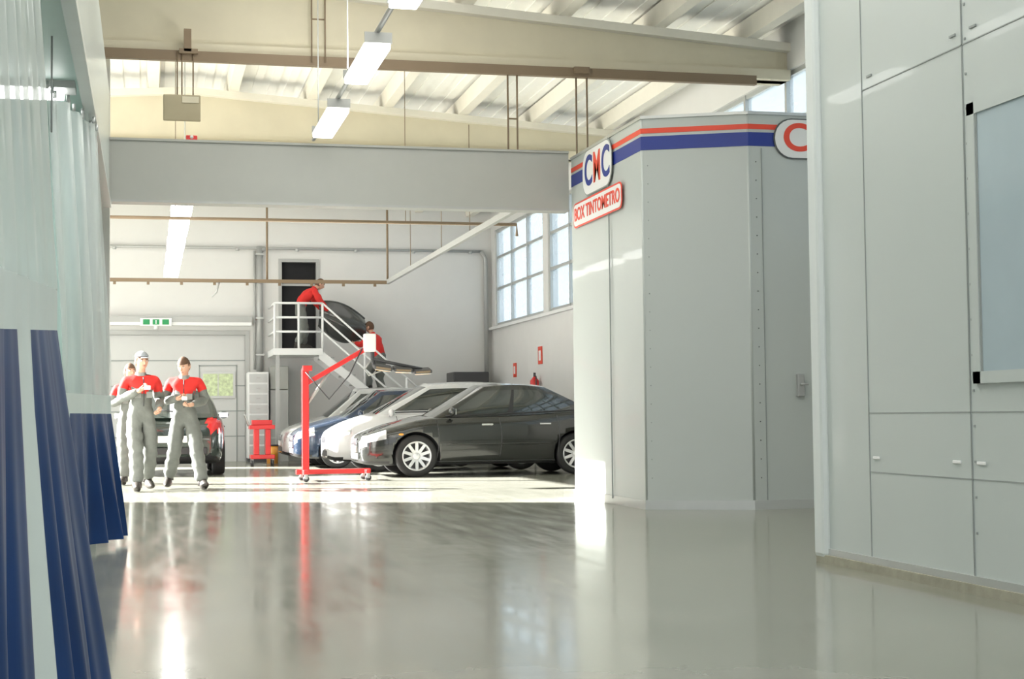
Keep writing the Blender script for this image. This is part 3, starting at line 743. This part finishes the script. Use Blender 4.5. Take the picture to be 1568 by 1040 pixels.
def person(name,loc,rz,J,top='yoke',s=1.0,cap=False,pitch=0,yaw=0,hair=m_hair):
    J={k_:Vector(v) for k_,v in J.items()}
    names=['pelvis','waist','chest','uc','neck','sL','mL','eL','fL','wL','sR','mR','eR','fR','wR','hL','tL','kL','cL','aL','hR','tR','kR','cR','aR']
    J['uc']=J['chest'].lerp(J['neck'],.45)
    for q in 'LR':
        J['m'+q]=J['s'+q].lerp(J['e'+q],.5); J['f'+q]=J['e'+q].lerp(J['w'+q],.5)
        J['t'+q]=J['h'+q].lerp(J['k'+q],.5); J['c'+q]=J['k'+q].lerp(J['a'+q],.5)
    rad=dict(pelvis=.16,waist=.155,chest=.165,uc=.13,neck=.062,s=.083,m=.078,e=.068,f=.062,w=.047,h=.112,t=.115,k=.096,c=.098,a=.084)
    E=[('pelvis','waist'),('waist','chest'),('chest','uc'),('uc','neck')]
    for q in 'LR': E+=[('uc','s'+q),('s'+q,'m'+q),('m'+q,'e'+q),('e'+q,'f'+q),('f'+q,'w'+q),('pelvis','h'+q),('h'+q,'t'+q),('t'+q,'k'+q),('k'+q,'c'+q),('c'+q,'a'+q)]
    R=[rad.get(n_,rad.get(n_[0])) for n_ in names]
    vs,fs=skin_mesh([J[n_] for n_ in names],[(names.index(a),names.index(b)) for a,b in E],R)
    mb=MB(); ms=[]
    ax=(J['neck']-J['pelvis']).normalized(); ln=(J['neck']-J['pelvis']).length
    vs=[v+Vector((math.sin(v.z*47+v.x*23),math.sin(v.z*39+2+v.x*17),0))*.007*(1 if v.z<1.35 else .3) for v in vs]
    for f in fs:
        c=sum((vs[i] for i in f),Vector())/len(f)
        best=min(E,key=lambda e_:segd(c,J[e_[0]],J[e_[1]])[0])
        h=(c-J['pelvis']).dot(ax)/ln
        arm=best[0] in ('sL','sR','mL','mR','eL','eR','fL','fR')
        leg=best[0] in ('hL','hR','tL','tR','kL','kR','cL','cR') or best[1] in ('hL','hR')
        if leg: m=m_grey
        elif arm:
            if top=='yoke': m=m_redc if best[0][0]=='s' else m_grey
            else: m=m_redc
        else:
            if top=='yoke': m=m_redc if h>.56+.8*abs(c.x) *(.5) else m_grey
            else: m=m_redc if h>.12 else m_grey
        ms.append(m)
    mb.add(vs,fs,ms,True)
    nk=J['neck']; hd=J['head']
    mb.tube([nk-Vector((0,0,.05)),nk.lerp(hd,.35),hd-Vector((0,0,.05))],[.062,.054,.05],m_skin,14)
    mb.tube([nk-ax*.02,nk+ax*.025],[.075,.068],m_redc if top!='yoke' else m_lgrey,14,caps=False)
    if top=='yoke':
        for q in (-1,1):
            c=J['waist'].lerp(J['chest'],.65)+Vector((q*.075,-.155,0)); mb.box(c-Vector((.04,.008,.05)),c+Vector((.04,.006,.03)),m_lgrey,.004)
        c=J['waist']; mb.tube([c+Vector((0,-.15,-.05)),c+Vector((0,-.165,.16)),c+Vector((0,-.14,.32))],.006,m_dark,5)
    T=Matrix.Translation(hd)@Matrix.Rotation(yaw,4,'Z')@Matrix.Rotation(pitch,4,'X')
    def hf(p):
        z=p.z; k_=max(0,-z)
        return Vector((p.x*.077*(1-.32*k_**1.6),p.y*.097*(1-.12*k_)-(.012*k_ if p.y<0 else -.0),z*.118))
    mb.sphere((0,0,0),1,m_skin,24,18,T=T,fn=hf)
    mb.sphere((0,-.100,-.012),(.014,.020,.026),m_skin,10,8,T=T)
    for q in (-1,1):
        mb.sphere((q*.031,-.083,.012),(.014,.010,.009),m_eye,10,6,T=T); mb.sphere((q*.031,-.092,.012),(.006,.003,.006),m_dark,8,6,T=T)
        mb.sphere((q*.031,-.088,.032),(.018,.008,.005),hair,8,6,T=T); mb.sphere((q*.078,.008,-.005),(.010,.022,.032),m_skin,10,8,T=T)
    mb.sphere((0,-.091,-.052),(.024,.008,.007),m_lip,10,6,T=T)
    hh=lambda p:hf(p)*1.09
    mb.sphere((0,0,.004),1,hair,24,18,T=T,fn=hh,keep=lambda c:(c.z>.42 or c.y>-.15+max(0,-c.z)*.5) and c.z>-.55)
    if cap:
        mb.sphere((0,0,.012),1,m_cap,24,18,T=T,fn=lambda p:Vector((p.x*.092,p.y*.112,math.copysign(abs(p.z)**.8,p.z)*.126)),keep=lambda c:c.z>.28)
        mb.sphere((0,-.115,.052),(.058,.055,.007),m_cap,18,6,T=T)
    for q,sg in (('L',1),('R',-1)):
        d=(J['w'+q]-J['e'+q]).normalized(); d=(d+Vector(J.get('hd'+q,(0,0,0)))).normalized()
        hand(mb,J['w'+q]+d*.012,d,J.get('n'+q,(-sg*1.0,0,-.2)),J.get('t_'+q,(0,-.3,1)),J.get('curl',Vector((.8,0,0))).x,m_skin)
    if 'prop' in J:
        c=J['prop']; mb.box(c-Vector((.035,.02,.025)),c+Vector((.035,.02,.025)),m_white,.006)
    for q in 'LR':
        a=J['a'+q]; td=Vector(J.get('toe'+q,(0,-1,0))); tp=td.z; td.z=0; td.normalize(); sd=Vector((td.y,-td.x,0))
        base=a.z-.085
        def bf(p):
            l=p.y*.15+.075; wd=p.x*.052*(1-.15*max(0,-p.y)); h=p.z*(.07 if p.y<0.1 else .07-.035*p.y)+.055
            h=max(h,.0); v=td*l+sd*wd; v.z=h+tp*max(0,l+.05); return v
        mb.sphere((a.x,a.y,base),1,m_boot,18,12,fn=bf)
        mb.tube([(a.x,a.y,base+.05),(a.x,a.y,base+.14)],[.062,.06],m_boot,12)
    o=mb.obj(name); o.location=loc; o.rotation_euler=(0,0,rz); o.scale=(s,s,s); return o
base=dict(pelvis=(0,0,.99),waist=(0,0,1.13),chest=(0,-.015,1.30),neck=(0,-.005,1.50),head=(0,-.035,1.66),
    sL=(.19,0,1.43),sR=(-.19,0,1.43),hL=(.095,0,.90),hR=(-.095,0,.90))
A=dict(base,pelvis=(.0,0,.97),chest=(-.01,-.04,1.29),neck=(-.01,-.04,1.49),head=(-.01,-.08,1.65),sL=(.18,-.05,1.42),sR=(-.19,.0,1.42),
    eL=(.27,.09,1.17),wL=(.20,-.17,1.05),eR=(-.26,-.02,1.17),wR=(-.10,-.28,1.27),
    kL=(.11,-.06,.50),aL=(.13,.17,.14),kR=(-.10,-.17,.50),aR=(-.11,-.26,.085),hdL=(-.2,0,-.3),hdR=(.3,0,.1),nL=(-.6,0,1),nR=(0,0,1),t_L=(0,-1,.3),t_R=(0,-1,.3),curl=(1.2,0,0),toeL=(.1,-1,-.22),toeR=(-.25,-1,.05),prop=(-.02,-.43,1.31))
person('mechanic',(-.09,20.70,0),.25,A,'yoke',1.02,cap=True,yaw=.15,pitch=.05)
B=dict(base,pelvis=(.01,0,.97),chest=(.0,-.04,1.29),neck=(.0,-.05,1.49),head=(0,-.11,1.63),eL=(.27,.02,1.18),wL=(.12,-.25,1.12),eR=(-.26,-.02,1.17),wR=(-.07,-.30,1.20),
    kL=(.17,-.18,.51),aL=(.25,-.27,.085),kR=(-.13,-.04,.50),aR=(-.22,.19,.145),hdL=(-.4,0,0),hdR=(.4,0,0),nL=(0,0,1),nR=(0,0,1),t_L=(0,-1,.3),t_R=(0,-1,.3),curl=(1.3,0,0),toeL=(.35,-1,.05),toeR=(-.1,-1,-.24),prop=(.03,-.41,1.2))
person('mechanic',(.48,21.0,0),-.1,B,'yoke',1.0,yaw=-.35,pitch=.35)
person('mechanic',(-.25,22.9,0),.1,dict(A),'yoke',.98,yaw=.3)
D=dict(pelvis=(0,.10,.90),waist=(0,.03,1.02),chest=(0,-.10,1.16),neck=(0,-.26,1.30),head=(0,-.37,1.40),sL=(.18,-.20,1.24),sR=(-.18,-.20,1.24),
    eL=(.25,-.35,1.0),wL=(.18,-.52,.84),eR=(-.25,-.33,1.0),wR=(-.18,-.50,.82),hL=(.095,.08,.83),hR=(-.095,.08,.83),
    kL=(.13,-.08,.47),aL=(.14,-.02,.085),kR=(-.12,.0,.46),aR=(-.15,.16,.085),nL=(-.2,0,1),nR=(.2,0,1),t_L=(0,-.5,1),t_R=(0,-.5,1),curl=(1.0,0,0))
person('mechanic',(3.22,32.85,lz),PI/2+.15,D,'shirt',1.0,pitch=.5)
zst=lz-6*rise
F=dict(pelvis=(0,.05,.92),waist=(0,.0,1.06),chest=(0,-.07,1.24),neck=(0,-.15,1.43),head=(0,-.21,1.58),sL=(.19,-.12,1.37),sR=(-.19,-.12,1.37),
    eL=(.28,-.28,1.18),wL=(.16,-.46,1.24),eR=(-.28,-.26,1.18),wR=(-.16,-.44,1.24),hL=(.095,.04,.84),hR=(-.095,.04,.84),
    kL=(.13,-.22,.60),aL=(.13,-.15,.085+rise),kR=(-.12,-.05,.46),aR=(-.12,.08,.085),nL=(0,.2,1),nR=(0,.2,1),t_L=(0,-.5,1),t_R=(0,-.5,1),curl=(1.0,0,0))
person('mechanic',(4.82,32.72,zst),-PI/2-.6,F,'shirt',1.0,pitch=.15)
# carried bumper cover: convex shell with a moulded rib and rolled edges
mb=MB()
def pf(u,v):
    x=3.56+1.0*u; z=3.42-.12*u-.82*v*(.62+.38*math.sin(PI*min(1,u*1.1)))-.24*(u**2)+.07*math.sin(PI*u)
    y=32.98-.24*math.sin(PI*v)-.1*math.sin(PI*u)+(.03*math.exp(-((v-.45)/.05)**2))
    return (x,y,z)
p_panel=M('primer_grey_panel',(.045,.048,.045),.25,coat=.6)
mb.grid(pf,28,24,p_panel); mb.grid(lambda u,v:Vector(pf(u,v))+Vector((0,.03,0)),28,24,p_panel)
mb.tube([pf(i/20,0) for i in range(21)],.02,p_panel,8); mb.tube([pf(i/20,1) for i in range(21)],.02,p_panel,8)
mb.obj('car_bumper_cover')

# ------------------------------------------------------------ lighting
w=bpy.data.worlds.new('World'); scene.world=w; w.use_nodes=True
bg=w.node_tree.nodes['Background']; bg.inputs[0].default_value=(.94,.97,1,1); bg.inputs[1].default_value=1.5
sd=Vector((1,-.45,0)).normalized()*math.cos(math.radians(25)); sd.z=-math.sin(math.radians(25))
l=bpy.data.lights.new('sun','SUN'); l.energy=50; l.angle=.009; l.color=(1,.98,.95)
o=bpy.data.objects.new('sun',l); scene.collection.objects.link(o); o.rotation_euler=sd.to_track_quat('-Z','Y').to_euler(); o.location=(-20,30,12)
def area(name,loc,sx,sy,e_,col=(1,.99,.97),up=False):
    l=bpy.data.lights.new(name,'AREA'); l.shape='RECTANGLE'; l.size=sx; l.size_y=sy; l.energy=e_; l.color=col
    o=bpy.data.objects.new(name,l); scene.collection.objects.link(o); o.location=loc
    if up: o.rotation_euler=(PI,0,0)
    return o
area('hall_fill_light',(2,8.2,5.6),5,4.5,130)  # hall area lights are added fill under the closed roof, not roof openings
area('hall_fill_light',(2,13.8,5.6),5,3.5,90)
area('hall_fill_light',(2.5,31.5,5.5),7,3,50)
area('hall_fill_light',(2,0,5.6),5,4,110)
area('ceiling_fill_light',(1.78,10,4.12),.2,12,260,up=True)  # added upward fill that brightens beams and ceiling, no fixture of its own

# ------------------------------------------------------------ camera
cd=bpy.data.cameras.new('cam'); cam=bpy.data.objects.new('camera',cd); scene.collection.objects.link(cam)
cd.sensor_width=36; cd.lens=54; cd.clip_start=.05; cd.clip_end=300
p=math.atan(.05); f=Vector((.231*math.cos(p),.973*math.cos(p),math.sin(p))).normalized()
r=f.cross(Vector((0,0,1))).normalized(); u=r.cross(f); th=.0105
u2=u*math.cos(th)+r*math.sin(th); r2=f.cross(u2)
m=Matrix.Identity(4)
for i in range(3): m[i][0]=r2[i]; m[i][1]=u2[i]; m[i][2]=-f[i]
m[0][3],m[1][3],m[2][3]=0,0,.92
cam.matrix_world=m
scene.camera=cam
